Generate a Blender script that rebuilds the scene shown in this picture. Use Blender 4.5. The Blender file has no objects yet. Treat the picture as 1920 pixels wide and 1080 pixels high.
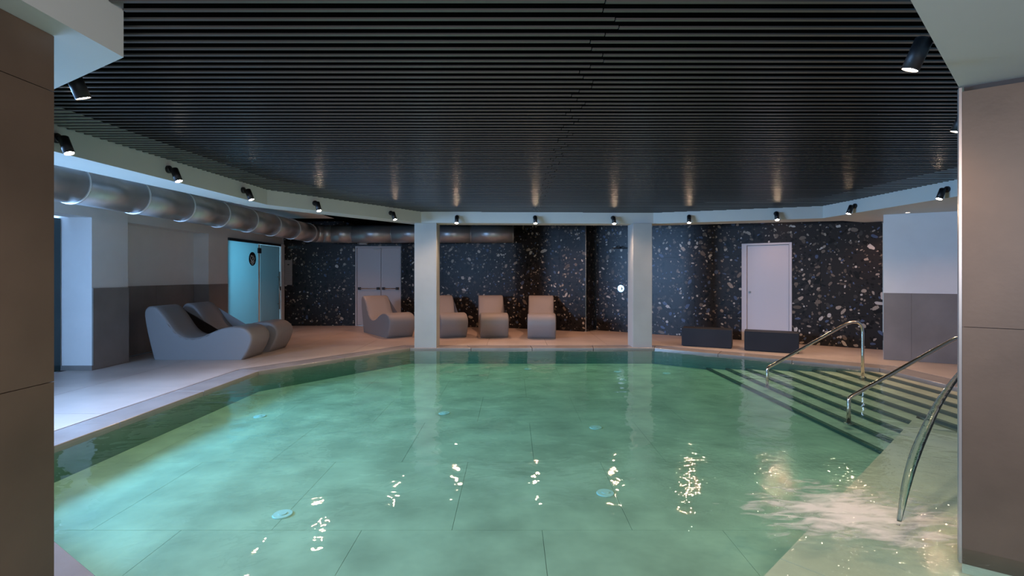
import bpy, bmesh, math, random
from mathutils import Vector, Matrix
random.seed(7)
C = bpy.context.scene.collection
SC = bpy.context.scene

# ------------------------------------------------------------------ camera, world, exposure
FPX, HOR, CAMH = 930.0, 515.0, 1.4
cam = bpy.data.cameras.new('camera')
cam.sensor_width = 36.0; cam.lens = FPX / 1920 * 36; cam.shift_y = -(540 - HOR) / 1920
cam.clip_start = .05; cam.clip_end = 100
cam_o = bpy.data.objects.new('camera', cam); C.objects.link(cam_o)
cam_o.location = (0, 0, CAMH); cam_o.rotation_euler = (math.pi / 2, 0, 0)
SC.camera = cam_o
SC.view_settings.view_transform = 'Standard'; SC.view_settings.look = 'None'
SC.view_settings.gamma = 1; SC.view_settings.use_curve_mapping = False
SC.view_settings.exposure = 0.45
SC.cycles.use_denoising = True
SC.cycles.max_bounces = 10; SC.cycles.diffuse_bounces = 4; SC.cycles.glossy_bounces = 4
SC.cycles.transparent_max_bounces = 12; SC.cycles.transmission_bounces = 8
SC.cycles.sample_clamp_indirect = 12.0
SC.cycles.caustics_reflective = False; SC.cycles.caustics_refractive = False

w = bpy.data.worlds.new('world'); SC.world = w; w.use_nodes = True
w.node_tree.nodes['Background'].inputs[0].default_value = (.55, .68, .85, 1)
w.node_tree.nodes['Background'].inputs[1].default_value = .28

def area(name, loc, target, sx, sy, power, col):
    l = bpy.data.lights.new(name, 'AREA'); l.shape = 'RECTANGLE'; l.size = sx; l.size_y = sy
    l.energy = power; l.color = col
    o = bpy.data.objects.new(name, l); C.objects.link(o); o.location = loc
    o.rotation_euler = (Vector(target) - Vector(loc)).to_track_quat('-Z', 'Y').to_euler()
    return o
# daylight in the tall window of the left wall
area('window_daylight', (-6.85, 4.2, 1.75), (-2.6, 5.3, .0), 3.6, .9, 720, (.31, .57, 1.0))
# bluish light in the room behind the frosted glass door
area('steam_room_lamp', (-7.55, 10.7, 1.7), (-6.2, 12.0, 1.0), .6, 1.6, 72, (.36, .76, 1.0))
# daylight of the lobby behind the viewer
area('lobby_daylight', (.6, -1.5, 1.9), (-.4, 8, 1.6), 4.0, 1.6, 70, (.62, .79, 1.0))
area('lobby_lamps', (.4, -1.2, 2.2), (.5, 4, .4), 2.2, .4, 34, (1.0, .62, .42))
# warm downlights recessed behind the beam
def downlight(x, y, z, p, tx=0., ty=0.):
    l = bpy.data.lights.new('downlight_beam', 'SPOT'); l.energy = p; l.color = (1.0, .50, .30); l.spot_size = math.radians(125); l.spot_blend = 1; l.shadow_soft_size = .05
    o = bpy.data.objects.new('downlight_beam', l); C.objects.link(o); o.location = (x, y, z)
    o.rotation_euler = Vector((tx, ty, -1)).to_track_quat('-Z', 'Y').to_euler()
for x_, y_, p_ in ((-4.2, 11.7, 75), (-2.2, 11.3, 75), (-.4, 11.4, 75), (1.15, 11.35, 85), (3.4, 10.6, 36), (5.0, 9.6, 36), (6.5, 8.9, 30), (6.3, 6.9, 34)):
    downlight(x_, y_, 2.37 if x_ > 5.3 else 2.70, p_)
SPOT_W = 53.0
SPOT_COL = (1.0, .66, .42)

# ------------------------------------------------------------------ materials
def mat(name):
    m = bpy.data.materials.new(name); m.use_nodes = True
    nt = m.node_tree; b = nt.nodes['Principled BSDF']
    return m, nt, b
def N(nt, t, **kw):
    n = nt.nodes.new(t)
    for k, v in kw.items(): setattr(n, k, v)
    return n
def simple(name, col, rough=.5, metal=0., spec=.5, bump=0., bscale=40., vary=0., vscale=3.):
    m, nt, b = mat(name)
    b.inputs['Base Color'].default_value = (*col, 1); b.inputs['Roughness'].default_value = rough
    b.inputs['Metallic'].default_value = metal; b.inputs['Specular IOR Level'].default_value = spec
    geo = N(nt, 'ShaderNodeNewGeometry')
    if vary > 0:
        n = N(nt, 'ShaderNodeTexNoise'); n.inputs['Scale'].default_value = vscale; n.inputs['Detail'].default_value = 6
        nt.links.new(geo.outputs['Position'], n.inputs['Vector'])
        r = N(nt, 'ShaderNodeMapRange'); r.inputs['From Min'].default_value = .3; r.inputs['From Max'].default_value = .7
        r.inputs['To Min'].default_value = 1 - vary; r.inputs['To Max'].default_value = 1 + vary
        nt.links.new(n.outputs['Fac'], r.inputs['Value'])
        x = N(nt, 'ShaderNodeVectorMath', operation='SCALE'); x.inputs[0].default_value = col
        nt.links.new(r.outputs['Result'], x.inputs['Scale']); nt.links.new(x.outputs['Vector'], b.inputs['Base Color'])
    if bump > 0:
        n2 = N(nt, 'ShaderNodeTexNoise'); n2.inputs['Scale'].default_value = bscale; n2.inputs['Detail'].default_value = 4
        nt.links.new(geo.outputs['Position'], n2.inputs['Vector'])
        bp = N(nt, 'ShaderNodeBump'); bp.inputs['Strength'].default_value = bump; bp.inputs['Distance'].default_value = .01
        nt.links.new(n2.outputs['Fac'], bp.inputs['Height']); nt.links.new(bp.outputs['Normal'], b.inputs['Normal'])
    return m
def emit(name, col, strength):
    m, nt, b = mat(name)
    b.inputs['Base Color'].default_value = (0, 0, 0, 1)
    b.inputs['Emission Color'].default_value = (*col, 1); b.inputs['Emission Strength'].default_value = strength
    return m

M_plaster = simple('white_plaster', (.74, .75, .76), .7, vary=.03, bump=.05)
M_beam = simple('beam_plaster', (.56, .58, .55), .6, vary=.02)
M_tilegrey = simple('grey_stone_tile', (.215, .20, .195), .45, vary=.12, vscale=2.2, bump=.06)
M_pillar = simple('brown_stone_tile', (.125, .084, .057), .42, vary=.2, vscale=2.0, bump=.05)
M_column = simple('column_concrete', (.40, .41, .40), .55, vary=.05, bump=.05)
M_deck = simple('deck_stone_tile', (.42, .36, .33), .38, vary=.12, vscale=1.6, bump=.06)
M_coping = simple('coping_stone', (.27, .245, .235), .22, vary=.12, vscale=2.5, bump=.05)
M_grout = simple('dark_grout', (.05, .045, .042), .8)
M_black = simple('black_ceiling_void', (.003, .003, .003), .9, spec=.0)
M_slat = simple('slat_aluminium', (.10, .098, .095), .30, metal=.3, spec=.5)
M_blackmetal = simple('black_lamp_metal', (.008, .008, .009), .5)
M_chrome = simple('brushed_steel', (.62, .58, .54), .18, metal=1.0)
M_duct = simple('galvanised_duct', (.44, .43, .43), .34, metal=.6, vary=.08, vscale=6)
M_collar = simple('bright_duct_collar', (.85, .86, .88), .28, metal=.35)
M_lounge = simple('grey_lounger_shell', (.235, .235, .245), .55, bump=.05, bscale=180)
M_bench = simple('anthracite_box', (.016, .019, .026), .6, spec=.3, vary=.1)
M_door = simple('white_door_paint', (.58, .57, .59), .45)
M_doorgrey = simple('grey_door_paint', (.46, .45, .47), .42)
M_teal = simple('dark_teal_glazing', (.018, .05, .062), .12)
M_frame = simple('window_frame_dark', (.03, .035, .04), .4)
M_paper = simple('notice_paper', (.30, .28, .27), .7)
M_ink = simple('black_sticker', (.004, .007, .010), .5)
M_lightink = simple('pale_sticker', (.75, .92, .98), .5)
M_basin = simple('pool_stone_tile', (.66, .60, .46), .5, vary=.22, vscale=2.6, bump=.05)
M_basingrout = simple('pool_grout', (.40, .37, .29), .8)
M_basinwall = simple('pool_wall_tile', (.20, .27, .21), .5, vary=.12, vscale=3)
M_step = simple('pool_step_tile', (.78, .66, .52), .5, vary=.12, vscale=3)
M_nosing = simple('dark_step_edge', (.07, .10, .075), .5, vary=.1)
M_inlet = simple('white_inlet_plastic', (.85, .88, .88), .4)
M_lens = emit('lamp_glow', (1.0, .74, .50), 190.0)
M_sign = simple('exit_sign_housing', (.40, .42, .42), .4)
M_seal = simple('duct_void_dark', (.03, .03, .03), .8)

def terrazzo():
    m, nt, b = mat('dark_terrazzo')
    geo = N(nt, 'ShaderNodeNewGeometry'); L = nt.links.new
    def layer(scale, rmin, rmax, elong, offset):
        mp = N(nt, 'ShaderNodeVectorMath', operation='ADD'); mp.inputs[1].default_value = offset
        L(geo.outputs['Position'], mp.inputs[0])
        sc = N(nt, 'ShaderNodeVectorMath', operation='SCALE'); sc.inputs['Scale'].default_value = scale
        L(mp.outputs[0], sc.inputs[0])
        wn = N(nt, 'ShaderNodeTexNoise'); wn.inputs['Scale'].default_value = 2.2; L(sc.outputs[0], wn.inputs['Vector'])
        ws = N(nt, 'ShaderNodeVectorMath', operation='SCALE'); ws.inputs['Scale'].default_value = .22
        L(wn.outputs['Color'], ws.inputs[0])
        P = N(nt, 'ShaderNodeVectorMath', operation='ADD'); L(sc.outputs[0], P.inputs[0]); L(ws.outputs[0], P.inputs[1])
        v = N(nt, 'ShaderNodeTexVoronoi'); v.inputs['Scale'].default_value = 1; L(P.outputs[0], v.inputs['Vector'])
        d = N(nt, 'ShaderNodeVectorMath', operation='SUBTRACT'); L(P.outputs[0], d.inputs[0]); L(v.outputs['Position'], d.inputs[1])
        a0 = N(nt, 'ShaderNodeVectorMath', operation='SUBTRACT'); L(v.outputs['Color'], a0.inputs[0]); a0.inputs[1].default_value = (.5, .5, .5)
        a = N(nt, 'ShaderNodeVectorMath', operation='NORMALIZE'); L(a0.outputs[0], a.inputs[0])
        dd = N(nt, 'ShaderNodeVectorMath', operation='DOT_PRODUCT'); L(d.outputs[0], dd.inputs[0]); L(d.outputs[0], dd.inputs[1])
        da = N(nt, 'ShaderNodeVectorMath', operation='DOT_PRODUCT'); L(d.outputs[0], da.inputs[0]); L(a.outputs[0], da.inputs[1])
        sq = N(nt, 'ShaderNodeMath', operation='MULTIPLY'); L(da.outputs['Value'], sq.inputs[0]); L(da.outputs['Value'], sq.inputs[1])
        sq2 = N(nt, 'ShaderNodeMath', operation='MULTIPLY'); L(sq.outputs[0], sq2.inputs[0]); sq2.inputs[1].default_value = elong
        q = N(nt, 'ShaderNodeMath', operation='SUBTRACT'); L(dd.outputs['Value'], q.inputs[0]); L(sq2.outputs[0], q.inputs[1])
        wn2 = N(nt, 'ShaderNodeTexWhiteNoise'); wn2.noise_dimensions = '3D'; L(v.outputs['Color'], wn2.inputs['Vector'])
        r = N(nt, 'ShaderNodeMapRange'); r.inputs['To Min'].default_value = rmin; r.inputs['To Max'].default_value = rmax
        L(wn2.outputs['Value'], r.inputs['Value'])
        r2 = N(nt, 'ShaderNodeMath', operation='MULTIPLY'); L(r.outputs[0], r2.inputs[0]); L(r.outputs[0], r2.inputs[1])
        lt = N(nt, 'ShaderNodeMath', operation='LESS_THAN'); L(q.outputs[0], lt.inputs[0]); L(r2.outputs[0], lt.inputs[1])
        ramp = N(nt, 'ShaderNodeValToRGB'); ramp.color_ramp.interpolation = 'CONSTANT'
        cols = [(0, (.0015, .0015, .002)), (.34, (.16, .13, .10)), (.50, (.07, .10, .17)), (.60, (.10, .08, .06)),
                (.72, (.34, .29, .23)), (.84, (.05, .045, .04)), (.92, (.50, .47, .42))]
        el = ramp.color_ramp.elements
        el[0].position = 0; el[0].color = (*cols[0][1], 1); el[1].position = cols[1][0]; el[1].color = (*cols[1][1], 1)
        for p, c in cols[2:]:
            e = el.new(p); e.color = (*c, 1)
        sp = N(nt, 'ShaderNodeSeparateColor'); L(wn2.outputs['Color'], sp.inputs[0]); L(sp.outputs[1], ramp.inputs['Fac'])
        return lt, ramp
    base = (.0155, .0138, .0135, 1)
    prev = None
    for args in ((16., .04, .36, .82, (3.1, 1.7, 2.3)), (8.6, .03, .35, .85, (0, 0, 0))):
        lt, ramp = layer(*args)
        mx = N(nt, 'ShaderNodeMix'); mx.data_type = 'RGBA'
        L(lt.outputs[0], mx.inputs['Factor'])
        if prev is None: mx.inputs['A'].default_value = base
        else: L(prev, mx.inputs['A'])
        L(ramp.outputs['Color'], mx.inputs['B']); prev = mx.outputs['Result']
    L(prev, b.inputs['Base Color'])
    b.inputs['Roughness'].default_value = .36; b.inputs['Specular IOR Level'].default_value = .26
    return m
M_terr = terrazzo()

JET = (2.17, 2.90)
def water_mat():
    m = bpy.data.materials.new('pool_water'); m.use_nodes = True; nt = m.node_tree; nt.nodes.clear(); L = nt.links.new
    out = N(nt, 'ShaderNodeOutputMaterial'); geo = N(nt, 'ShaderNodeNewGeometry')
    # distance from the jet's landing point
    sub = N(nt, 'ShaderNodeVectorMath', operation='SUBTRACT'); L(geo.outputs['Position'], sub.inputs[0]); sub.inputs[1].default_value = (JET[0], JET[1], -.03)
    ln = N(nt, 'ShaderNodeVectorMath', operation='LENGTH'); L(sub.outputs[0], ln.inputs[0])
    near = N(nt, 'ShaderNodeMapRange'); near.interpolation_type = 'SMOOTHSTEP'
    near.inputs['From Min'].default_value = .2; near.inputs['From Max'].default_value = 2.2
    near.inputs['To Min'].default_value = 1; near.inputs['To Max'].default_value = 0; L(ln.outputs['Value'], near.inputs['Value'])
    def noise(scale, det, stretch=(1, 1, 1), dist=0.):
        mp = N(nt, 'ShaderNodeMapping'); mp.inputs['Scale'].default_value = stretch; L(geo.outputs['Position'], mp.inputs['Vector'])
        n = N(nt, 'ShaderNodeTexNoise'); n.inputs['Scale'].default_value = scale; n.inputs['Detail'].default_value = det
        n.inputs['Distortion'].default_value = dist
        L(mp.outputs[0], n.inputs['Vector']); return n
    n1 = noise(2.1, 2, (1, 1.3, 1), .6); n2 = noise(6.5, 2, (1, 1.2, 1), .5); n3 = noise(23, 2)
    a = N(nt, 'ShaderNodeMath', operation='MULTIPLY_ADD'); L(n2.outputs['Fac'], a.inputs[0]); a.inputs[1].default_value = .26; L(n1.outputs['Fac'], a.inputs[2])
    bm = N(nt, 'ShaderNodeMath', operation='MULTIPLY'); L(n3.outputs['Fac'], bm.inputs[0]); L(near.outputs[0], bm.inputs[1])
    bb = N(nt, 'ShaderNodeMath', operation='MULTIPLY_ADD'); L(bm.outputs[0], bb.inputs[0]); bb.inputs[1].default_value = .5; L(a.outputs[0], bb.inputs[2])
    bump = N(nt, 'ShaderNodeBump'); bump.inputs['Strength'].default_value = 1.0; bump.inputs['Distance'].default_value = .011
    L(bb.outputs[0], bump.inputs['Height'])
    dp_ = N(nt, 'ShaderNodeVectorMath', operation='DOT_PRODUCT'); L(geo.outputs['Incoming'], dp_.inputs[0]); L(bump.outputs[0], dp_.inputs[1])
    ab = N(nt, 'ShaderNodeMath', operation='ABSOLUTE'); L(dp_.outputs['Value'], ab.inputs[0])
    om = N(nt, 'ShaderNodeMath', operation='SUBTRACT'); om.inputs[0].default_value = 1.0; L(ab.outputs[0], om.inputs[1]); om.use_clamp = True
    pw = N(nt, 'ShaderNodeMath', operation='POWER'); L(om.outputs[0], pw.inputs[0]); pw.inputs[1].default_value = 5
    fr = N(nt, 'ShaderNodeMath', operation='MULTIPLY_ADD'); L(pw.outputs[0], fr.inputs[0]); fr.inputs[1].default_value = .95; fr.inputs[2].default_value = .021
    tr = N(nt, 'ShaderNodeBsdfTransparent'); tr.inputs[0].default_value = (.93, .98, .96, 1)
    gl = N(nt, 'ShaderNodeBsdfGlossy'); gl.inputs['Roughness'].default_value = .02; L(bump.outputs[0], gl.inputs['Normal'])
    mix = N(nt, 'ShaderNodeMixShader'); L(fr.outputs[0], mix.inputs[0]); L(tr.outputs[0], mix.inputs[1]); L(gl.outputs[0], mix.inputs[2])
    # foam round the landing point, streaming left
    mp = N(nt, 'ShaderNodeMapping'); mp.vector_type = 'POINT'
    mp.inputs['Location'].default_value = (-(JET[0] - .12) / .62, -(JET[1] + .08) / .40, 0); mp.inputs['Scale'].default_value = (1 / .62, 1 / .40, 0)
    L(geo.outputs['Position'], mp.inputs['Vector'])
    fl = N(nt, 'ShaderNodeVectorMath', operation='LENGTH'); L(mp.outputs[0], fl.inputs[0])
    fm = N(nt, 'ShaderNodeMapRange'); fm.inputs['From Min'].default_value = .0; fm.inputs['From Max'].default_value = 1.9
    fm.inputs['To Min'].default_value = .52; fm.inputs['To Max'].default_value = -.30; L(fl.outputs['Value'], fm.inputs['Value'])
    fn = noise(7.5, 5, (.75, 2.0, 1), .9)
    fs = N(nt, 'ShaderNodeMath', operation='ADD'); L(fn.outputs['Fac'], fs.inputs[0]); L(fm.outputs[0], fs.inputs[1])
    fa = N(nt, 'ShaderNodeMapRange'); fa.inputs['From Min'].default_value = .60; fa.inputs['From Max'].default_value = .95
    fa.inputs['To Max'].default_value = .75; L(fs.outputs[0], fa.inputs['Value'])
    df = N(nt, 'ShaderNodeBsdfDiffuse'); df.inputs[0].default_value = (.85, .84, .80, 1)
    mix2 = N(nt, 'ShaderNodeMixShader'); L(fa.outputs[0], mix2.inputs[0]); L(mix.outputs[0], mix2.inputs[1]); L(df.outputs[0], mix2.inputs[2])
    L(mix2.outputs[0], out.inputs['Surface'])
    va = N(nt, 'ShaderNodeVolumeAbsorption'); va.inputs['Color'].default_value = (.10, .80, .80, 1); va.inputs['Density'].default_value = .95
    L(va.outputs[0], out.inputs['Volume'])
    return m
M_water = water_mat()

def frosted(k=.4):
    m = bpy.data.materials.new('frosted_glass'); m.use_nodes = True; nt = m.node_tree; nt.nodes.clear(); L = nt.links.new
    out = N(nt, 'ShaderNodeOutputMaterial')
    t = N(nt, 'ShaderNodeBsdfTranslucent'); t.inputs[0].default_value = (.60, .88, .95, 1)
    d = N(nt, 'ShaderNodeBsdfDiffuse'); d.inputs[0].default_value = (.42, .58, .62, 1)
    g = N(nt, 'ShaderNodeBsdfGlossy'); g.inputs['Roughness'].default_value = .15; g.inputs[0].default_value = (.8, .9, .95, 1)
    a = N(nt, 'ShaderNodeMixShader'); a.inputs[0].default_value = k; L(t.outputs[0], a.inputs[1]); L(d.outputs[0], a.inputs[2])
    fr = N(nt, 'ShaderNodeFresnel'); b = N(nt, 'ShaderNodeMixShader'); L(fr.outputs[0], b.inputs[0]); L(a.outputs[0], b.inputs[1]); L(g.outputs[0], b.inputs[2])
    L(b.outputs[0], out.inputs[0]); return m
M_frost = frosted(); M_frost2 = frosted(.62)
def clear_glass():
    m = bpy.data.materials.new('clear_pane'); m.use_nodes = True; nt = m.node_tree; nt.nodes.clear(); L = nt.links.new
    out = N(nt, 'ShaderNodeOutputMaterial'); t = N(nt, 'ShaderNodeBsdfTransparent'); t.inputs[0].default_value = (.95, .98, 1, 1)
    g = N(nt, 'ShaderNodeBsdfGlossy'); g.inputs['Roughness'].default_value = .02
    fr = N(nt, 'ShaderNodeFresnel'); b = N(nt, 'ShaderNodeMixShader'); L(fr.outputs[0], b.inputs[0]); L(t.outputs[0], b.inputs[1]); L(g.outputs[0], b.inputs[2])
    L(b.outputs[0], out.inputs[0]); return m
M_pane = clear_glass()
def jet_mat():
    m, nt, b = mat('falling_water'); L = nt.links.new
    b.inputs['Base Color'].default_value = (.86, .94, .92, 1); b.inputs['Roughness'].default_value = .06
    b.inputs['Transmission Weight'].default_value = 1; b.inputs['IOR'].default_value = 1.33
    tc = N(nt, 'ShaderNodeTexCoord'); mp = N(nt, 'ShaderNodeMapping'); mp.inputs['Scale'].default_value = (14, 14, 2.5)
    n = N(nt, 'ShaderNodeTexNoise'); n.inputs['Scale'].default_value = 2; L(tc.outputs['Object'], mp.inputs[0]); L(mp.outputs[0], n.inputs[0])
    bp = N(nt, 'ShaderNodeBump'); bp.inputs['Strength'].default_value = .25; bp.inputs['Distance'].default_value = .01
    L(n.outputs['Fac'], bp.inputs['Height']); L(bp.outputs[0], b.inputs['Normal'])
    return m
M_jet = jet_mat()

# ------------------------------------------------------------------ helpers
def finish(name, bm, m, parent=None, smooth=False):
    me = bpy.data.meshes.new(name)
    bmesh.ops.recalc_face_normals(bm, faces=bm.faces)
    bm.to_mesh(me); bm.free()
    if smooth:
        for p in me.polygons: p.use_smooth = True
    if m: me.materials.append(m)
    o = bpy.data.objects.new(name, me); C.objects.link(o)
    if parent: o.parent = parent
    return o
def empty(name, loc=(0, 0, 0), rz=0.):
    o = bpy.data.objects.new(name, None); C.objects.link(o); o.location = loc; o.rotation_euler = (0, 0, rz)
    o.empty_display_size = .1
    return o
def tag(o, label=None, cat=None, group=None, kind=None):
    if label: o['label'] = label
    if cat: o['category'] = cat
    if group: o['group'] = group
    if kind: o['kind'] = kind
    return o
def struct(o, label=None):
    o['kind'] = 'structure'
    if label: o['label'] = label
    return o
def box(bm, x0, x1, y0, y1, z0, z1, bev=0., M=None):
    r = bmesh.ops.create_cube(bm, size=1)
    vs = r['verts']
    bmesh.ops.scale(bm, vec=(x1 - x0, y1 - y0, z1 - z0), verts=vs)
    bmesh.ops.translate(bm, vec=((x0 + x1) / 2, (y0 + y1) / 2, (z0 + z1) / 2), verts=vs)
    if bev > 0:
        es = list({e for v in vs for e in v.link_edges})
        g = bmesh.ops.bevel(bm, geom=es, offset=bev, segments=2, affect='EDGES', profile=.5)
        vs = list({v for f in g['faces'] for v in f.verts} | {v for v in vs if v.is_valid})
    if M is not None: bmesh.ops.transform(bm, matrix=M, verts=vs)
def boxo(name, x0, x1, y0, y1, z0, z1, m, parent=None, bev=0., M=None):
    bm = bmesh.new(); box(bm, x0, x1, y0, y1, z0, z1, bev, M); return finish(name, bm, m, parent)
def prism(bm, poly, z0, z1):
    n = len(poly)
    a = [bm.verts.new((p[0], p[1], z0)) for p in poly]; b = [bm.verts.new((p[0], p[1], z1)) for p in poly]
    bm.faces.new(a[::-1]); bm.faces.new(b)
    for i in range(n): bm.faces.new((a[i], a[(i + 1) % n], b[(i + 1) % n], b[i]))
def prismo(name, polys, z0, z1, m, parent=None):
    bm = bmesh.new()
    for p in polys: prism(bm, p, z0, z1)
    return finish(name, bm, m, parent)
def cyl(bm, p, q, r0, r1=None, seg=20, caps=True):
    p, q = Vector(p), Vector(q); r1 = r0 if r1 is None else r1
    d = q - p; R = d.to_track_quat('Z', 'Y').to_matrix().to_4x4()
    bmesh.ops.create_cone(bm, cap_ends=caps, segments=seg, radius1=r0, radius2=r1, depth=d.length,
                          matrix=Matrix.Translation((p + q) / 2) @ R)
def cylo(name, p, q, r, m, parent=None, seg=20, r1=None):
    bm = bmesh.new(); cyl(bm, p, q, r, r1, seg); o = finish(name, bm, m, parent)
    for f in o.data.polygons: f.use_smooth = len(f.vertices) == 4
    return o
def tube(name, pts, radii, m, parent=None, seg=14, flat=1.0, ref=Vector((0, 0, 1))):
    bm = bmesh.new(); rings = []
    pts = [Vector(p) for p in pts]
    if not isinstance(radii, (list, tuple)): radii = [radii] * len(pts)
    for i, p in enumerate(pts):
        t = (pts[min(i + 1, len(pts) - 1)] - pts[max(i - 1, 0)]).normalized()
        s = t.cross(ref)
        if s.length < 1e-3: s = t.cross(Vector((0, 1, 0)))
        s.normalize(); u = s.cross(t).normalized()
        rings.append([bm.verts.new(p + (s * math.cos(a) + u * math.sin(a) * flat) * radii[i]) for a in [k * 2 * math.pi / seg for k in range(seg)]])
    for a, b in zip(rings, rings[1:]):
        for k in range(seg): bm.faces.new((a[k], a[(k + 1) % seg], b[(k + 1) % seg], b[k]))
    bm.faces.new(rings[0][::-1]); bm.faces.new(rings[-1])
    return finish(name, bm, m, parent, smooth=True)
def clip(poly, a, b, inside=True):
    """part of poly on the left (inside) or right of line a->b"""
    out = []; s = 1 if inside else -1
    f = lambda p: s * ((b[0] - a[0]) * (p[1] - a[1]) - (b[1] - a[1]) * (p[0] - a[0]))
    for i in range(len(poly)):
        p, q = poly[i], poly[(i + 1) % len(poly)]; fp, fq = f(p), f(q)
        if fp >= 0: out.append(p)
        if (fp > 0 and fq < 0) or (fp < 0 and fq > 0):
            t = fp / (fp - fq); out.append((p[0] + t * (q[0] - p[0]), p[1] + t * (q[1] - p[1])))
    return out
def parea(p): return abs(sum(p[i][0] * p[(i + 1) % len(p)][1] - p[(i + 1) % len(p)][0] * p[i][1] for i in range(len(p)))) / 2
def ccw(p):
    a = sum(p[i][0] * p[(i + 1) % len(p)][1] - p[(i + 1) % len(p)][0] * p[i][1] for i in range(len(p)))
    return p if a > 0 else p[::-1]
def intersect(poly, conv):
    conv = ccw(conv)
    for i in range(len(conv)):
        poly = clip(poly, conv[i], conv[(i + 1) % len(conv)])
        if len(poly) < 3: return None
    return poly if parea(poly) > 1e-3 else None
def subtract(poly, conv):
    conv = ccw(conv)
    if intersect(poly, conv) is None: return [poly]
    out = []; cur = poly
    for i in range(len(conv)):
        a, b = conv[i], conv[(i + 1) % len(conv)]
        o = clip(cur, a, b, False)
        if len(o) >= 3 and parea(o) > 1e-3: out.append(o)
        cur = clip(cur, a, b)
        if len(cur) < 3: break
    return out
def offset(poly, d):
    """outward offset of a convex ccw polygon"""
    n = len(poly); L = []
    for i in range(n):
        a, b = Vector(poly[i]), Vector(poly[(i + 1) % n]); t = (b - a).normalized(); nn = Vector((t.y, -t.x))
        L.append((a + nn * d, t))
    out = []
    for i in range(n):
        (p, t), (q, u) = L[i - 1], L[i]
        den = t.x * u.y - t.y * u.x
        s = ((q - p).x * u.y - (q - p).y * u.x) / den
        out.append(tuple(p + t * s))
    return out
def rect(x0, x1, y0, y1, g=0.): return [(x0 + g, y0 + g), (x1 - g, y0 + g), (x1 - g, y1 - g), (x0 + g, y1 - g)]
def wall_pieces(parent, name, P, Q, zs, us, m, th=.02, gap=.003, holes=()):
    """panels on the wall plane from P to Q (floor points); they stand out by th to the left-hand... towards the viewer"""
    P, Q = Vector((*P, 0)), Vector((*Q, 0)); t = (Q - P).normalized(); n = Vector((t.y, -t.x, 0))
    if n.dot(-P) < 0: n = -n
    for i in range(len(us) - 1):
        for j in range(len(zs) - 1):
            pcs = [rect(us[i], us[i + 1], zs[j], zs[j + 1], gap / 2)]
            for h in holes: pcs = [r for p in pcs for r in subtract(p, h)]
            if not pcs: continue
            bm = bmesh.new()
            for p in pcs:
                a = [bm.verts.new(P + t * u + Vector((0, 0, z))) for u, z in p]
                b = [bm.verts.new(P + t * u + Vector((0, 0, z)) + n * th) for u, z in p]
                bm.faces.new(a[::-1]); bm.faces.new(b)
                for k in range(len(p)): bm.faces.new((a[k], a[(k + 1) % len(p)], b[(k + 1) % len(p)], b[k]))
            finish(name, bm, m, parent)
def wall_slab(name, P, Q, z0, z1, th, m, parent=None, holes=()):
    """slab lying behind the line P-Q (away from the viewer)"""
    P, Q = Vector((*P, 0)), Vector((*Q, 0)); L = (Q - P).length; t = (Q - P).normalized(); n = Vector((t.y, -t.x, 0))
    if n.dot(-P) < 0: n = -n
    pcs = [rect(0, L, z0, z1)]
    for h in holes: pcs = [r for p in pcs for r in subtract(p, h)]
    bm = bmesh.new()
    for p in pcs:
        a = [bm.verts.new(P + t * u + Vector((0, 0, z))) for u, z in p]
        b = [bm.verts.new(P + t * u + Vector((0, 0, z)) - n * th) for u, z in p]
        bm.faces.new(a[::-1]); bm.faces.new(b)
        for k in range(len(p)): bm.faces.new((a[k], a[(k + 1) % len(p)], b[(k + 1) % len(p)], b[k]))
    return finish(name, bm, m, parent)
def steps(a, b, d, first=None):
    r = [a]; x = a + (first or d)
    while x < b - .05: r.append(x); x += d
    return r + [b]

# ------------------------------------------------------------------ plan
POOL = ccw([(-3.75, 3.47), (-3.68, 7.20), (-1.95, 9.47), (2.72, 9.47), (5.50, 7.42), (5.60, 4.52), (2.0, 1.19), (-.30, 1.26)])
WZ = -.03; FZ = -.30
SOF, SLZ, TOPZ = 2.39, 2.60, 2.76

# ------------------------------------------------------------------ floor: deck tiles
floor = struct(prismo('floor', [q for q in subtract(rect(-7.2, 9.2, -2.2, 14.2), offset(POOL, .05))], -.30, -.03, M_grout))
COP = offset(POOL, .36)
COPD = offset(POOL, .375)
xs = [-6.5 + 1.2 * i for i in range(14)]; ys = [-2.2 + 1.2 * i for i in range(14)]
for x0 in xs:
    for y0 in ys:
        pcs = subtract(rect(x0, x0 + 1.2, y0, y0 + 1.2, .003), COPD)
        if not pcs or sum(parea(p) for p in pcs) < .01: continue
        if x0 > 7.2 or (y0 < 0 and abs(x0) > 4): continue
        prismo('tile', pcs, -.03, 0, M_deck, floor)
n = len(POOL)
for i in range(n):
    a, b = Vector(POOL[i]), Vector(POOL[(i + 1) % n]); A, B = Vector(COP[i]), Vector(COP[(i + 1) % n])
    k = max(1, round((b - a).length / 1.2))
    for j in range(k):
        u0, u1 = j / k + .0012, (j + 1) / k - .0012
        bm = bmesh.new(); prism(bm, [tuple(a.lerp(b, u0)), tuple(A.lerp(B, u0)), tuple(A.lerp(B, u1)), tuple(a.lerp(b, u1))], -.06, 0)
        es = [e for e in bm.edges if abs(e.verts[0].co.z) < 1e-6 and abs(e.verts[1].co.z) < 1e-6]
        bmesh.ops.bevel(bm, geom=es, offset=.004, segments=1, affect='EDGES')
        finish('coping_stone', bm, M_coping, floor)

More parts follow.
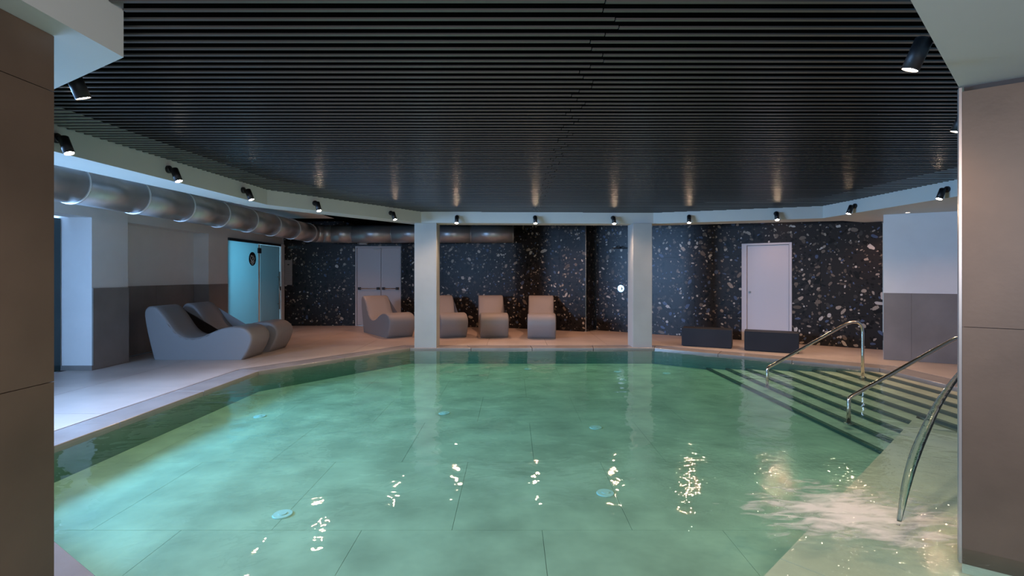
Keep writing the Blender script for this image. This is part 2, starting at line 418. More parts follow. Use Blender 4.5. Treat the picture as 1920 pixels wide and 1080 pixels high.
# ------------------------------------------------------------------ pool basin
basin = struct(prismo('floor_of_pool', [offset(POOL, .1)], -.52, FZ - .02, M_basingrout))
basin.name = 'pool_floor'
INN = POOL
for ix in range(9):
    for iy in range(9):
        x0, y0 = -4.0 + ix * 1.2, .9 + iy * 1.2
        off = .6 if iy % 2 else 0
        p = intersect(rect(x0 - off, x0 - off + 1.2, y0, y0 + 1.2, .0014), INN)
        if p: prismo('tile', [p], FZ - .02, FZ, M_basin, basin)
bw = []
OUT = offset(POOL, .10)
for i in range(n):
    bw.append([POOL[i], POOL[(i + 1) % n], OUT[(i + 1) % n], OUT[i]])
wp = struct(prismo('pool_wall', bw, FZ - .02, -.061, M_basinwall))
# steps down from the right hand edge
T = .2625; RS = (WZ - FZ) / 9
EDGE0, EDGE1 = (4.46, 5.48), (1.33, 2.60)          # front edge of the shallow ledge
ed = (Vector(EDGE0) - Vector(EDGE1)).normalized()
E0 = tuple(Vector(EDGE1) - ed * 2.2); E1 = tuple(Vector(EDGE0) + ed * 2.5)
stair = struct(empty('trim_1')); stair.name = 'pool_stair'
BZ = WZ - RS * 4.5
for k in range(1, 9):
    xk = 5.60 - T * k
    zt = WZ - RS * k + RS * .0 - .001
    region = intersect(rect(xk, xk + T + .001, 3.0, 9.6), INN)
    if region is None: continue
    # tread k lies from xk to xk+T
    if zt < BZ: region = clip(region, E0, E1, True)
    if not region or len(region) < 3: continue
    if parea(region) < 1e-3: continue
    prismo('stair_tread', [region], FZ - .001, zt, M_step, stair)
    # dark nosing: strip on the riser face
    r2 = intersect(rect(xk - .014, xk + .042, 3.0, 9.6), INN)
    if r2 and zt < BZ: r2 = clip(r2, E0, E1, True)
    if r2 and len(r2) >= 3: prismo('stair_nosing', [r2], max(FZ, zt - RS), zt + .002, M_nosing, stair)
ledge = clip(list(POOL), E0, E1, False)
ledge = clip(ledge, (5.60 - T * 4.5, 9), (5.60 - T * 4.5, 0), False)
lg = struct(prismo('pool_ledge', [ledge], FZ - .001, BZ - .01, M_basinwall))
for ix in range(-1, 8):
    for iy in range(-1, 2):
        o0 = Vector(E0) + ed * (ix * 1.2); nn = Vector((ed.y, -ed.x))
        q = [tuple(o0 + nn * (iy * .75 + .003) + ed * .003), tuple(o0 + nn * (iy * .75 + .747) + ed * .003),
             tuple(o0 + nn * (iy * .75 + .747) + ed * 1.197), tuple(o0 + nn * (iy * .75 + .003) + ed * 1.197)]
        p = intersect(ccw(q), ledge)
        if p: prismo('tile', [p], BZ - .01, BZ, M_step, lg)
# water
wat = prismo('pool_water', [offset(POOL, .012)], FZ - .012, WZ, M_water)
tag(wat, 'clear green water filling the angular pool', 'water', kind='stuff')

# ------------------------------------------------------------------ ceiling
ceil = struct(prismo('ceiling', [rect(-4.3, 9.2, -2.2, 14.2)], TOPZ, TOPZ + .1, M_black))
struct(prismo('ceiling_over_aisle', [rect(-7.2, -4.3, -2.2, 12.0)], TOPZ, TOPZ + .1, M_plaster))
struct(prismo('ceiling_over_corner', [rect(-7.2, -4.3, 12.0, 14.2)], TOPZ + .1, TOPZ + .2, M_black))
LEFT = [(-1.77, -2.2), (-1.77, 2.26), (-3.72, 3.38), (-3.47, 7.03), (-1.735, 9.47)]
RIGHT = [(1.0, -2.2), (1.0, 1.395), (5.68, 5.61), (5.45, 8.70), (2.75, 9.65)]
def span(pl, y):
    for a, b in zip(pl, pl[1:]):
        if a[1] <= y <= b[1]: return a[0] + (b[0] - a[0]) * (y - a[1]) / (b[1] - a[1])
    return None
def xr(y):
    if y > 9.47: # behind the left back corner
        pass
    v = span(RIGHT, y)
    return v
def xl(y):
    v = span(LEFT, y)
    if v is None and y <= 9.65: v = -1.735 + (y - 9.47) / (9.65 - 9.47) * (2.75 + 1.735)
    return v
y = 1.56; k = 0
while y < 9.60:
    l, r = xl(y), xr(y)
    # right polyline: y falls again after (5.45,8.70): take the true right limit
    if y > 8.70: r = 5.45 - (y - 8.70) / (9.65 - 8.70) * 2.70
    j = .46 + .06 * math.sin(k * 1.3)
    dz = random.uniform(-.0015, .0015)
    if l is not None and r is not None and r - l > .1:
        for (u, v, dy) in ((l + .004, min(j - .003, r), 0.), (max(j + .003, l), r - .004, .005 if k % 3 else .002)):
            if v - u > .05: boxo('slat', u, v, y + dy, y + dy + .019, SLZ + dz, SLZ + .008 + dz, M_slat, ceil)
    y += .0765; k += 1
# beam ring and flat soffits
soff = [
    [(-1.77, -2.2), (-1.77, 2.26), (-3.72, 3.38), (-4.26, 3.38), (-4.26, -2.2)],
    [(-3.72, 3.38), (-3.47, 7.03), (-3.80, 7.22), (-4.26, 3.38)],
    [(-3.47, 7.03), (-1.735, 9.47), (-1.90, 9.85), (-3.80, 7.22)],
    [(-1.735, 9.47), (2.75, 9.65), (2.88, 10.02), (-1.90, 9.85)],
    [(2.75, 9.65), (5.45, 8.70), (6.08, 9.12), (2.88, 10.02)],
    [(5.45, 8.70), (5.68, 5.61), (9.2, 5.61), (9.2, 9.5), (6.9, 9.5), (6.08, 9.12)],
    [(1.0, -2.2), (1.0, 1.395), (5.68, 5.61), (9.2, 5.61), (9.2, -2.2)],
]
beam = struct(prismo('ceiling_beam', [ccw(p) for p in soff], SOF, TOPZ, M_beam))

# ------------------------------------------------------------------ walls
TH = 2.95
# left wall, from the window to the glass door
wl = struct(wall_slab('wall_left', (-6.27, 13.6), (-6.27, 7.30), 0, TH, .25, M_plaster,
                      holes=[rect(.02, 2.66, -1, 2.22), rect(3.35, 5.55, -1, 2.25)]), None)
# shallow niche back
boxo('niche_back', -6.72, -6.58, 7.52, 10.30, 0, 2.40, M_plaster, wl)
boxo('niche_reveal', -6.58, -6.521, 10.251, 10.35, 0, 2.40, M_plaster, wl); boxo('niche_soffit', -6.58, -6.521, 7.52, 10.25, 2.25, 2.40, M_plaster, wl)
boxo('wainscot_tile', -6.578, -6.252, 10.232, 10.250, .002, 1.2, M_tilegrey, wl)
boxo('pilaster', -6.27, -6.15, 7.26, 7.94, 0, TH, M_plaster, wl)
boxo('wall_over_window', -6.50, -6.15, -2.2, 7.26, 2.24, TH, M_plaster, wl)
boxo('wall_return', -6.75, -6.152, 7.262, 7.50, 0, TH, M_plaster, wl)
for (ya, yb, x) in ((7.26, 7.94, -6.15), (8.05, 9.15, -6.58), (9.15, 10.228, -6.58), (10.25, 10.92, -6.27), (7.94, 8.05, -6.27)):
    boxo('wainscot_tile', x, x + .02, ya + .002, yb - .002, .002, 1.2, M_tilegrey, wl)
struct(boxo('baseboard_left', -6.62, -6.13, 7.238, 7.26, 0, .07, M_tilegrey))
# window in the left wall
win = struct(empty('window_1', (-6.62, 4.0, 0)))
def wbox(nm, y0, y1, z0, z1, m, x0=-.03, x1=.03): return boxo(nm, x0, x1, y0 - 4, y1 - 4, z0, z1, m, win)
wbox('dark_leaf', 6.30, 7.24, .0, 2.22, M_teal)
for yy in (-2.0, .2, 2.3, 4.3, 6.24): wbox('window_frame', yy, yy + .06, 0, 2.22, M_frame)
wbox('window_frame', -2.0, 6.24, 0, .06, M_frame, -.04, .04); wbox('window_frame', -2.0, 6.24, 2.16, 2.22, M_frame, -.04, .04)
for a_, b_ in ((-1.94, .2), (.26, 2.3), (2.36, 4.3), (4.36, 6.24)): wbox('pane', a_, b_, .06, 2.16, M_pane, -.006, .006)

# terrazzo walls
def U(P, Q): return (Vector(Q) - Vector(P)).length
ZS = [.0, .6, 1.2, 1.8, 2.4, TH]
A0, A1 = (-6.27, 13.62), (-3.02, 13.62)
dh = rect(-4.31 + 6.27, -3.05 + 6.27, -.1, 2.18)
wb = struct(wall_slab('wall_back_left', A0, A1, 0, TH, .2, M_grout, holes=[dh]))
wall_pieces(wb, 'terrazzo_panel', A0, A1, ZS, steps(0, U(A0, A1), 1.2), M_terr, holes=[dh])
B0, B1, B2 = (-3.02, 13.60), (.10, 12.96), (1.81, 12.19)
wc = struct(wall_slab('wall_back', B0, B1, 0, TH, .2, M_grout)); wall_pieces(wc, 'terrazzo_panel', B0, B1, ZS, steps(0, U(B0, B1), 1.2), M_terr)
wd = struct(wall_slab('wall_back_middle', B1, B2, 0, TH, .12, M_grout)); wall_pieces(wd, 'terrazzo_panel', B1, B2, ZS, steps(0, U(B1, B2), 1.2), M_terr)
D0, D1 = (2.14, 12.52), (6.92, 9.26)
S0 = (1.83, 12.26)
we = struct(wall_slab('wall_alcove', S0, (2.36, 12.95), 0, TH, .1, M_grout)); wall_pieces(we, 'terrazzo_panel', S0, (2.36, 12.95), ZS, [0, .86], M_terr)
ux = lambda px: (lambda r: U(D0, (r[0], r[1])))((lambda D: ((px - 960) / FPX * D, D))((D0[1] + .682 * D0[0]) / (1 + .682 * (px - 960) / FPX)))
u0, u1 = ux(1391), ux(1485)
dh2 = rect(u0, u1, -.1, 2.06)
wr = struct(wall_slab('wall_back_right', D0, D1, 0, TH, .2, M_grout, holes=[dh2]))
wall_pieces(wr, 'terrazzo_panel', D0, D1, ZS, steps(0, U(D0, D1), 1.2), M_terr, holes=[dh2])
tb = struct(boxo('trim_1', 1.80, 1.815, 12.155, 12.17, 0, 2.6, M_chrome))
# right hand wall, white above grey tiles
R0, Rd = Vector((6.14, 8.20)), Vector((.874, -.486))
R1 = tuple(R0 + Rd * 3.0)
wq = struct(prismo('wall_right', [ccw([tuple(R0), R1, (9.2, 9.4), (7.3, 9.4)])], 0, SOF, M_plaster))
wall_pieces(wq, 'wainscot_tile', tuple(R0), R1, [.0, 1.10], [0, .364, .964, 1.7, 2.4, 3.0], M_tilegrey, th=.015)
# enclosing shell, out of sight
struct(boxo('wall_far_right', 9.0, 9.2, -2.2, 9.4, 0, TH, M_plaster))

# ------------------------------------------------------------------ columns at the pool edge
cl = tag(boxo('column', -1.87, -1.445, 9.50, 9.92, -.02, SOF, M_column, bev=.006), 'pale square concrete column left, in front of the lounger row', 'column', 'square columns at the back pool edge')
cr = tag(boxo('column', 2.33, 2.70, 9.56, 9.98, -.02, SOF, M_column, bev=.006), 'pale square concrete column right, beside the dark box benches', 'column', 'square columns at the back pool edge')

# ------------------------------------------------------------------ near pillars
pl = tag(prismo('pillar', [rect(-2.9, -1.92, .9, 2.04)], 0, SOF, M_grout), 'brown stone clad pillar at the left edge of view', 'pillar')
for z0, z1 in ((.0, .957), (.957, 2.157), (2.157, SOF)):
    boxo('cladding_tile', -1.92, -1.90, .902, 2.058, z0 + .0015, z1 - .0015, M_pillar, pl)
    boxo('cladding_tile', -2.9, -1.922, 2.04, 2.06, z0 + .0015, z1 - .0015, M_pillar, pl)
PA, PB = Vector((2.354, 2.615)), Vector((3.20, 2.013)); PD = Vector((.734, .679)) * .6
q = [tuple(PA + (PB - PA).normalized() * .02 + PD * .03), tuple(PB), tuple(PB + PD), tuple(PA + PD)]
pr = tag(prismo('pillar', [ccw(q)], BZ - .001, SOF, M_grout), 'greyish brown stone clad pillar at the right edge, standing in the shallow water', 'pillar')
L_ = (PB - PA).length
wall_pieces(pr, 'cladding_tile', tuple(PA + (PB-PA).normalized()*.012), tuple(PB), [-.113, 1.127, 2.36], [0, L_ - .014], M_pillar, th=.012)
wall_pieces(pr, 'plinth_tile', tuple(PA + (PB-PA).normalized()*.012), tuple(PB), [BZ, -.113], [0, L_ - .014], M_basin, th=.006)
tr = bmesh.new(); nrm = Vector((-.58, -.815))
c0 = PA; prism(tr, ccw([tuple(c0 + nrm * .012), tuple(c0 + nrm * .012 + Vector((.815, -.58)) * .012), tuple(c0 + Vector((.815, -.58)) * .012 + Vector((.02, .02))), tuple(c0 + Vector((.012, .02)))]), -.113, SOF - .01)
finish('corner_trim', tr, simple('steel_corner_trim', (.40, .37, .35), .3, metal=.6), pr)

# ------------------------------------------------------------------ spotlights on the beam
FASC = list(zip(LEFT, LEFT[1:])) + [((-1.735, 9.47), (2.75, 9.65))] + list(zip(RIGHT, RIGHT[1:]))
def fascia_hit(px, which):
    a, b = which; k = (px - 960) / FPX
    # X = k*D on the line a-b
    dx, dy = b[0] - a[0], b[1] - a[1]
    t = (k * a[1] - a[0]) / (dx - k * dy)
    return Vector((a[0] + t * dx, a[1] + t * dy))
bk = ((-1.735, 9.47), (2.75, 9.65)); br = ((2.75, 9.65), (5.45, 8.70)); rs = ((5.45, 8.70), (5.68, 5.61)); nr = ((1.0, 1.395), (5.68, 5.61))
nl = (LEFT[1], LEFT[2]); ls = (LEFT[2], LEFT[3]); ldg = (LEFT[3], LEFT[4])
spots = [
    (104, nl, 'black spotlight nearest the left pillar, under the grey corner of the beam'),
    (104, ls, 'black spotlight beside the left pillar edge, lowest and largest of the left beam row'),
    (315, ls, 'black spotlight on the left beam, above the second duct joint'),
    (455, ls, 'black spotlight on the left beam, above the frosted glass door'),
    (590, ldg, 'black spotlight on the left beam, above where the round duct bends'),
    (732, ldg, 'black spotlight on the left beam, above the grey double door'),
    (857, bk, 'black spotlight on the back beam, just right of the left column'),
    (1003, bk, 'black spotlight on the back beam, above the rightmost back lounger'),
    (1149, bk, 'black spotlight on the back beam, just left of the right column'),
    (1292, br, 'black spotlight on the beam, above the left dark box bench'),
    (1455, br, 'black spotlight on the beam, above the single white door'),
    (1604, rs, 'black spotlight on the right beam, above the end of the terrazzo wall'),
    (1777, rs, 'black spotlight on the right beam, above the white and grey wall'),
    (1838, nr, 'black spotlight half hidden behind the right pillar edge'),
    (1768, nr, 'black spotlight at upper right, largest one, under the slats'),
]
mountz = 2.50
def make_spot():
    r = empty('spotlight')
    bm = bmesh.new(); cyl(bm, (0, 0, 0), (0, .022, 0), .040, seg=24); cyl(bm, (0, .022, 0), (0, .030, 0), .034, .028, seg=24)
    a = finish('wall_mount', bm, M_blackmetal, r)
    cylo('arm', (0, .02, 0), (0, .060, -.012), .012, M_blackmetal, r, 12)
    d = Vector((0, .42, -1)).normalized(); top = Vector((0, .066, .002)); end = top + d * .135
    bm = bmesh.new(); cyl(bm, top, end, .037, seg=28); cyl(bm, top - d * .006, top, .030, .037, seg=28)
    h = finish('lamp_head', bm, M_blackmetal, r)
    for f in h.data.polygons: f.use_smooth = len(f.vertices) == 4
    cylo('lens', end, end + d * .0015, .032, M_lens, h, 24)
    bm = bmesh.new()
    cyl(bm, end, end + d * .004, .037, seg=28, caps=False); cyl(bm, end, end + d * .004, .0325, seg=28, caps=False)
    finish('rim', bm, M_blackmetal, h)
    return r, end, d
proto, END, DIR = make_spot()
sl = bpy.data.lights.new('spot_beam', 'SPOT'); sl.energy = SPOT_W; sl.color = SPOT_COL; sl.spot_size = math.radians(150); sl.spot_blend = .9; sl.shadow_soft_size = .035
for i, (px, seg, lab) in enumerate(spots):
    p = fascia_hit(px, seg)
    t = (Vector(seg[1]) - Vector(seg[0])).normalized(); nn = Vector((t.y, -t.x))
    if nn.dot(Vector((.8, 5.6)) - p) < 0: nn = -nn
    rz = math.atan2(-nn.x, nn.y)
    if i == 0: r = proto
    else:
        r = proto.copy(); C.objects.link(r)
        for ch in [c for c in proto.children if c.type == 'MESH']:
            c = ch.copy(); C.objects.link(c); c.parent = r
            for g_ in list(ch.children):
                g2 = g_.copy(); C.objects.link(g2); g2.parent = c
    r.location = (p.x, p.y, mountz); r.rotation_euler = (0, 0, rz)
    tag(r, lab, 'spotlight', 'black spotlights on the ceiling beam')
    lo = bpy.data.objects.new('spot_beam', sl); C.objects.link(lo)
    R = Matrix.Rotation(rz, 4, 'Z'); e = Matrix.Translation((p.x, p.y, mountz)) @ R @ (END + DIR * .012)
    lo.location = e; lo.rotation_euler = (R.to_3x3() @ DIR).to_track_quat('-Z', 'Y').to_euler()

# ------------------------------------------------------------------ round duct
duct = tag(empty('ventilation_duct', (-5.0, 8, 2.42)), 'galvanised round ventilation duct running along the left wall and round the back corner', 'duct')
DX, DR, DY, DZ = -5.0, .225, 12.58, 2.43
DR = .222
yb = DY - .45; ring_ys = []
yy = yb
while yy > 3.2: ring_ys.append(yy); yy -= .93
def dpart(nm, p, q, r, m, **k):
    o = cylo(nm, Vector(p) - duct.location, Vector(q) - duct.location, r, m, duct, 36, **k); return o
for a_, b_ in zip(ring_ys, ring_ys[1:]): dpart('duct_section', (DX, b_ + .012, DZ), (DX, a_ - .012, DZ), DR, M_duct)
dpart('duct_section', (DX, 2.0, DZ), (DX, ring_ys[-1] - .012, DZ), DR, M_duct)
for a_ in ring_ys: dpart('duct_collar', (DX, a_ - .009, DZ), (DX, a_ + .009, DZ), DR + .013, M_collar)
# mitred elbow of four gores
cx, cy = DX + .45, yb
angs = [math.pi, math.pi * 5 / 6, math.pi * 4 / 6, math.pi / 2]
el = [(cx + .45 * math.cos(a), cy + .45 * math.sin(a)) for a in angs]
for (p, q) in zip(el, el[1:]): dpart('elbow_section', (*p, DZ), (*q, DZ), DR - .001, M_duct)
xj = [cx, -4.03, -3.03, -2.03, -1.03, .03]
for a_, b_ in zip(xj, xj[1:]):
    dpart('duct_section', (a_ + .01, DY, DZ), (b_ - .01, DY, DZ), DR, M_duct)
for a_ in xj: dpart('duct_seam', (a_ - .010, DY, DZ), (a_ + .010, DY, DZ), DR + .003, M_duct)
dpart('duct_end_cap', (.04, DY, DZ), (.05, DY, DZ), DR - .01, M_seal)

# ------------------------------------------------------------------ loungers
PROF = [(.155, 0), (.10, .22), (.04, .48), (.0, .72), (.012, .82), (.07, .875), (.16, .872), (.24, .82), (.33, .715), (.42, .585),
        (.50, .475), (.59, .40), (.69, .362), (.79, .352), (.90, .368), (1.02, .412), (1.14, .465), (1.27, .513), (1.40, .538),
        (1.52, .540), (1.63, .520), (1.71, .470), (1.76, .400), (1.77, .33), (1.755, .26), (1.71, .15), (1.62, 0)]
def lounger_mesh():
    W = .62; bm = bmesh.new()
    # smooth the outline a little with Catmull-Rom
    P = []
    pts = PROF
    for i in range(len(pts) - 1):
        p0, p1, p2, p3 = (Vector(pts[max(i - 1, 0)]), Vector(pts[i]), Vector(pts[i + 1]), Vector(pts[min(i + 2, len(pts) - 1)]))
        for t in (0, .5):
            P.append(.5 * ((2 * p1) + (-p0 + p2) * t + (2 * p0 - 5 * p1 + 4 * p2 - p3) * t * t + (-p0 + 3 * p1 - 3 * p2 + p3) * t ** 3))
    P.append(Vector(pts[-1]))
    cen = Vector((.9, .25))
    nP = len(P)
    def inset(i, d):
        a, b = P[i - 1] if i else P[0] - Vector((.01, -.001)), P[(i + 1)] if i < nP - 1 else P[-1] + Vector((-.01, -.001))
        if i == 0: a = P[0] + Vector((.1, 0))
        if i == nP - 1: b = P[-1] - Vector((.1, 0))
        t = (b - a).normalized(); return P[i] + Vector((t.y, -t.x)) * d
    rows = [(-W / 2, .030), (-W / 2 + .008, .012), (-W / 2 + .028, 0), (-W * .25, 0), (0, -.0), (W * .25, 0), (W / 2 - .028, 0), (W / 2 - .008, .012), (W / 2, .030)]
    rings = []
    for yv, d in rows:
        ring = []
        for i in range(nP):
            p = inset(i, d) if d > 0 else P[i]
            if i in (0, nP - 1): p = Vector((P[i].x + (d if i == 0 else -d), 0))
            ring.append(bm.verts.new((p.x, yv, max(0, p.y))))
        rings.append(ring)
    for a, b in zip(rings, rings[1:]):
        for i in range(nP): bm.faces.new((a[i], a[(i + 1) % nP], b[(i + 1) % nP], b[i]))
    bm.faces.new(rings[0]); bm.faces.new(rings[-1][::-1])
    bmesh.ops.triangulate(bm, faces=[f for f in bm.faces if len(f.verts) > 4])
    return bm
lp = finish('wave_lounger', lounger_mesh(), M_lounge, smooth=True)
for p_ in lp.data.polygons:
    if abs(p_.normal.y) > .95 or p_.normal.z < -.95: p_.use_smooth = False
f_ = lambda fx, fy, dx, dy: (fx - 1.62 * dx, fy - 1.62 * dy, math.atan2(dy, dx))
nz = lambda x, y: (x / math.hypot(x, y), y / math.hypot(x, y))
ll = [
    ((-6.04, 8.14 + .31, 0.0), 'grey moulded wave lounger by the left wall, nearest and side on', 'grey loungers along the left wall'),
    ((-6.0, 9.33, -.03), 'grey moulded wave lounger behind another, in front of the frosted glass door', 'grey loungers along the left wall'),
    (f_(-2.50, 11.08, *nz(.59, -.8)), 'grey moulded lounger in front of the grey double door, turned right', 'grey loungers in the back row'),
    (f_(-1.31, 11.05, *nz(.33, -.94)), 'grey moulded lounger half hidden behind the left column', 'grey loungers in the back row'),
    (f_(-.39, 11.0, *nz(.10, -1)), 'grey moulded lounger between the other free standing ones in the back row, second from right', 'grey loungers in the back row'),
    (f_(.65, 10.86, *nz(-.05, -1)), 'grey moulded lounger at the right end of the back row', 'grey loungers in the back row'),
]
for i, (pos, lab, grp) in enumerate(ll):
    o = lp if i == 0 else lp.copy()
    if i: C.objects.link(o)
    o.location = (pos[0], pos[1], 0.001); o.rotation_euler = (0, 0, pos[2]); tag(o, lab, 'lounger', grp)

# ------------------------------------------------------------------ dark box benches
def bench(fl, fr, h, lab):
    a, b = Vector(fl), Vector(fr); t = (b - a).normalized(); L = (b - a).length
    e = empty('box_bench', (*a, 0.001), math.atan2(t.y, t.x))
    boxo('body', 0, L, 0, .38, .012, h, M_bench, e, bev=.006)
    boxo('base_plinth', .02, L - .02, .02, .36, 0, .012, M_blackmetal, e)
    tag(e, lab, 'bench', 'dark box benches by the white door')
bench((3.33, 9.74), (4.14, 9.34), .355, 'dark anthracite box bench beside the right column')
bench((4.28, 9.14), (5.06, 8.74), .36, 'dark anthracite box bench in front of the white door')

# ------------------------------------------------------------------ doors
# grey double door with push bars
d1 = struct(empty('door_1', (-4.28, 13.60, 0)))
def d1b(nm, x0, x1, y0, y1, z0, z1, m, par=None): return boxo(nm, x0, x1, y0, y1, z0, z1, m, par or d1, bev=.003)
wbm = 1.20
d1b('door_frame', -.02, .02, 0, .12, 0, 2.18, M_doorgrey); d1b('door_frame', wbm, wbm + .04, 0, .12, 0, 2.18, M_doorgrey)
d1b('door_frame', .02, wbm, 0, .12, 2.14, 2.18, M_doorgrey)
for (x0, x1) in ((.023, .675), (.683, wbm - .003)):
    lf = d1b('door_leaf', x0, x1, .03, .08, .015, 2.137, M_doorgrey)
    bm = bmesh.new(); cyl(bm, (x0 + .07, -.03, 1.02), (x1 - .07, -.03, 1.02), .013, seg=12); finish('push_bar', bm, M_chrome, lf)
    for xx in (x0 + .04, x1 - .10): boxo('bar_bracket', xx, xx + .07, -.045, .03, .985, 1.055, M_blackmetal, lf, bev=.006)
boxo('door_closer', .48, .70, .0, .03, 2.07, 2.11, M_sign, d1, bev=.004)
boxo('door_backing', .02, wbm, .09, .12, 0, 2.14, M_grout, d1)
boxo('threshold', .02, wbm, -.01, .09, 0, .012, M_chrome, d1)
# single white door
P0 = Vector(D0); tt = (Vector(D1) - P0).normalized()
dp = P0 + tt * u0; d2 = struct(empty('door_2', (dp.x, dp.y, 0), math.atan2(tt.y, tt.x)))
W2 = u1 - u0
boxo('door_frame', 0, .10, -.03, .12, 0, 2.06, M_door, d2, bev=.003); boxo('door_frame', W2 - .05, W2, -.03, .12, 0, 2.06, M_door, d2, bev=.003)
boxo('door_frame', .10, W2 - .05, -.03, .12, 2.02, 2.06, M_door, d2, bev=.003)
lf = boxo('door_leaf', .106, W2 - .056, -.006, .04, .01, 2.014, M_door, d2, bev=.003)
cylo('door_lock', (.155, -.006, 1.03), (.155, -.022, 1.03), .022, M_chrome, lf, 20)
boxo('door_backing', .1, W2 - .05, .09, .12, 0, 2.02, M_grout, d2)
# frosted glass door in the left wall
d3 = struct(empty('door_3', (-6.27, 10.94, 0)))
def d3b(nm, y0, y1, z0, z1, m, x0=-.03, x1=.03, par=None, bev=0): return boxo(nm, x0, x1, y0, y1, z0, z1, m, par or d3, bev=bev)
d3b('top_rail', .0, 2.60, 2.16, 2.22, M_frame, -.04, .035)
d3b('glass_panel', .0, 1.30, .01, 2.16, M_frost, -.006, .006)
gd = d3b('glass_door', 1.40, 2.44, .012, 2.15, M_frost2, -.006, .006)
d3b('glass_edge', 1.305, 1.375, .01, 2.15, simple('pale_glass_edge', (.75, .82, .84), .3), -.012, .014)
d3b('door_jamb', 2.46, 2.62, .0, 2.22, M_plaster, -.06, .05, bev=.003)
d3b('hinge', 1.27, 1.42, 1.93, 2.06, M_frame, -.02, .03, bev=.003)
d3b('lock_plate', 2.40, 2.50, .98, 1.08, M_frame, -.02, .03, gd, .003)
for sx in (.06, -.06): tube('pull_handle', [(sx, 2.30, .48), (sx, 2.30, 1.48)], .016, M_chrome, gd, 12)
for zz in (.62, 1.34): cylo('handle_post', (-.06, 2.30, zz), (.06, 2.30, zz), .009, M_chrome, gd, 10)
# round sticker
bm = bmesh.new(); cyl(bm, (.0065, 1.03, 1.78), (.0085, 1.03, 1.78), .165, seg=40); st = finish('round_sticker', bm, M_ink, d3)
def stroke(pts, wd):
    bm = bmesh.new(); V = [Vector((.0095, 1.03 + p[0], 1.78 + p[1])) for p in pts]
    L1, L2 = [], []
    for i, p in enumerate(V):
        t = (V[min(i + 1, len(V) - 1)] - V[max(i - 1, 0)]).normalized(); s = Vector((0, -t.z, t.y)) * wd * (1 - .6 * abs(2 * i / (len(V) - 1) - 1))
        L1.append(bm.verts.new(p + s)); L2.append(bm.verts.new(p - s))
    for i in range(len(V) - 1): bm.faces.new((L1[i], L1[i + 1], L2[i + 1], L2[i]))
    r = bmesh.ops.extrude_face_region(bm, geom=list(bm.faces))
    bmesh.ops.translate(bm, vec=(-.002, 0, 0), verts=[v for v in r['geom'] if isinstance(v, bmesh.types.BMVert)])
    finish('sticker_stroke', bm, M_lightink, st)
stroke([(-.10, .05), (-.09, .0), (-.05, -.05), (.02, -.06), (.07, -.02), (.10, .04)], .022)
stroke([(-.08, .09), (-.05, .06), (-.02, .08), (.0, .04)], .02)
stroke([(-.02, -.02), (.03, .03), (.05, .09)], .018)
stroke([(-.10, -.07), (-.04, -.10), (.04, -.09), (.11, -.06)], .016)
stroke([(-.05, -.125), (.0, -.135), (.06, -.12)], .012)
# little lit room behind it
sr = struct(boxo('wall_steam_room', -8.2, -8.1, 10.2, 13.9, 0, TH, M_plaster))
boxo('side', -8.2, -6.53, 13.6, 13.7, 0, TH, M_plaster, sr); boxo('side', -8.2, -6.53, 10.3, 10.4, 0, TH, M_plaster, sr)
boxo('top', -8.2, -6.53, 10.3, 13.7, 2.5, 2.6, M_plaster, sr)

# ------------------------------------------------------------------ small fittings
nb = tag(boxo('notice_board', -6.22, -6.02, 13.575, 13.598, 1.12, 1.80, M_paper, bev=.003), 'narrow grey notice on the terrazzo wall beside the glass door', 'notice')
boxo('printed_mark', -6.145, -6.095, 13.572, 13.576, 1.66, 1.69, M_seal, nb)
for k in range(6): boxo('printed_line', -6.18, -6.07 + .03 * (k % 2), 13.5735, 13.576, 1.55 - .06 * k, 1.556 - .06 * k, M_tilegrey, nb)
es = tag(boxo('exit_sign', -4.27 + .10, -4.27 + .32, 13.50, 13.598, 2.22, 2.33, M_sign, bev=.006), 'small pale emergency light box above the grey double door', 'sign')
boxo('diffuser', -4.15, -3.97, 13.494, 13.5, 2.235, 2.315, simple('pale_diffuser', (.6, .62, .62), .3), es)
# shower in the alcove
k_ = (1165 - 960) / FPX; Ds = (D0[1] + .682 * D0[0]) / (1 + .682 * k_); sp = Vector((k_ * Ds, Ds, 0)); nn3 = Vector((-.563, -.826, 0))
sh = tag(empty('shower', tuple(sp + nn3 * .02)), 'chrome wall shower with round valve in the dark alcove left of the right column', 'shower')
cylo('valve_plate', (0, 0, 1.06), tuple(nn3 * .012 + Vector((0, 0, 1.06))), .085, M_chrome, sh, 32)
cylo('valve_knob', tuple(nn3 * .012 + Vector((0, 0, 1.06))), tuple(nn3 * .055 + Vector((0, 0, 1.06))), .032, M_chrome, sh, 24)
tube('shower_arm', [Vector((0, 0, 2.06)), nn3 * .12 + Vector((0, 0, 2.09)), nn3 * .25 + Vector((0, 0, 2.08)), nn3 * .28 + Vector((0, 0, 2.05))], .011, M_chrome, sh)
cylo('shower_head', tuple(nn3 * .28 + Vector((0, 0, 2.05))), tuple(nn3 * .28 + Vector((0, 0, 2.03))), .09, M_blackmetal, sh, 32, r1=.10)
# recessed downlight
dl = tag(cylo('downlight', (6.27, 7.86, SOF), (6.27, 7.86, SOF - .006), .04, M_chrome, None, 24), 'tiny recessed downlight in the soffit above the white wall', 'downlight')
cylo('lens', (6.27, 7.86, SOF - .006), (6.27, 7.86, SOF - .008), .028, emit('downlight_glow', (1, .85, .7), 2.0), dl, 20)

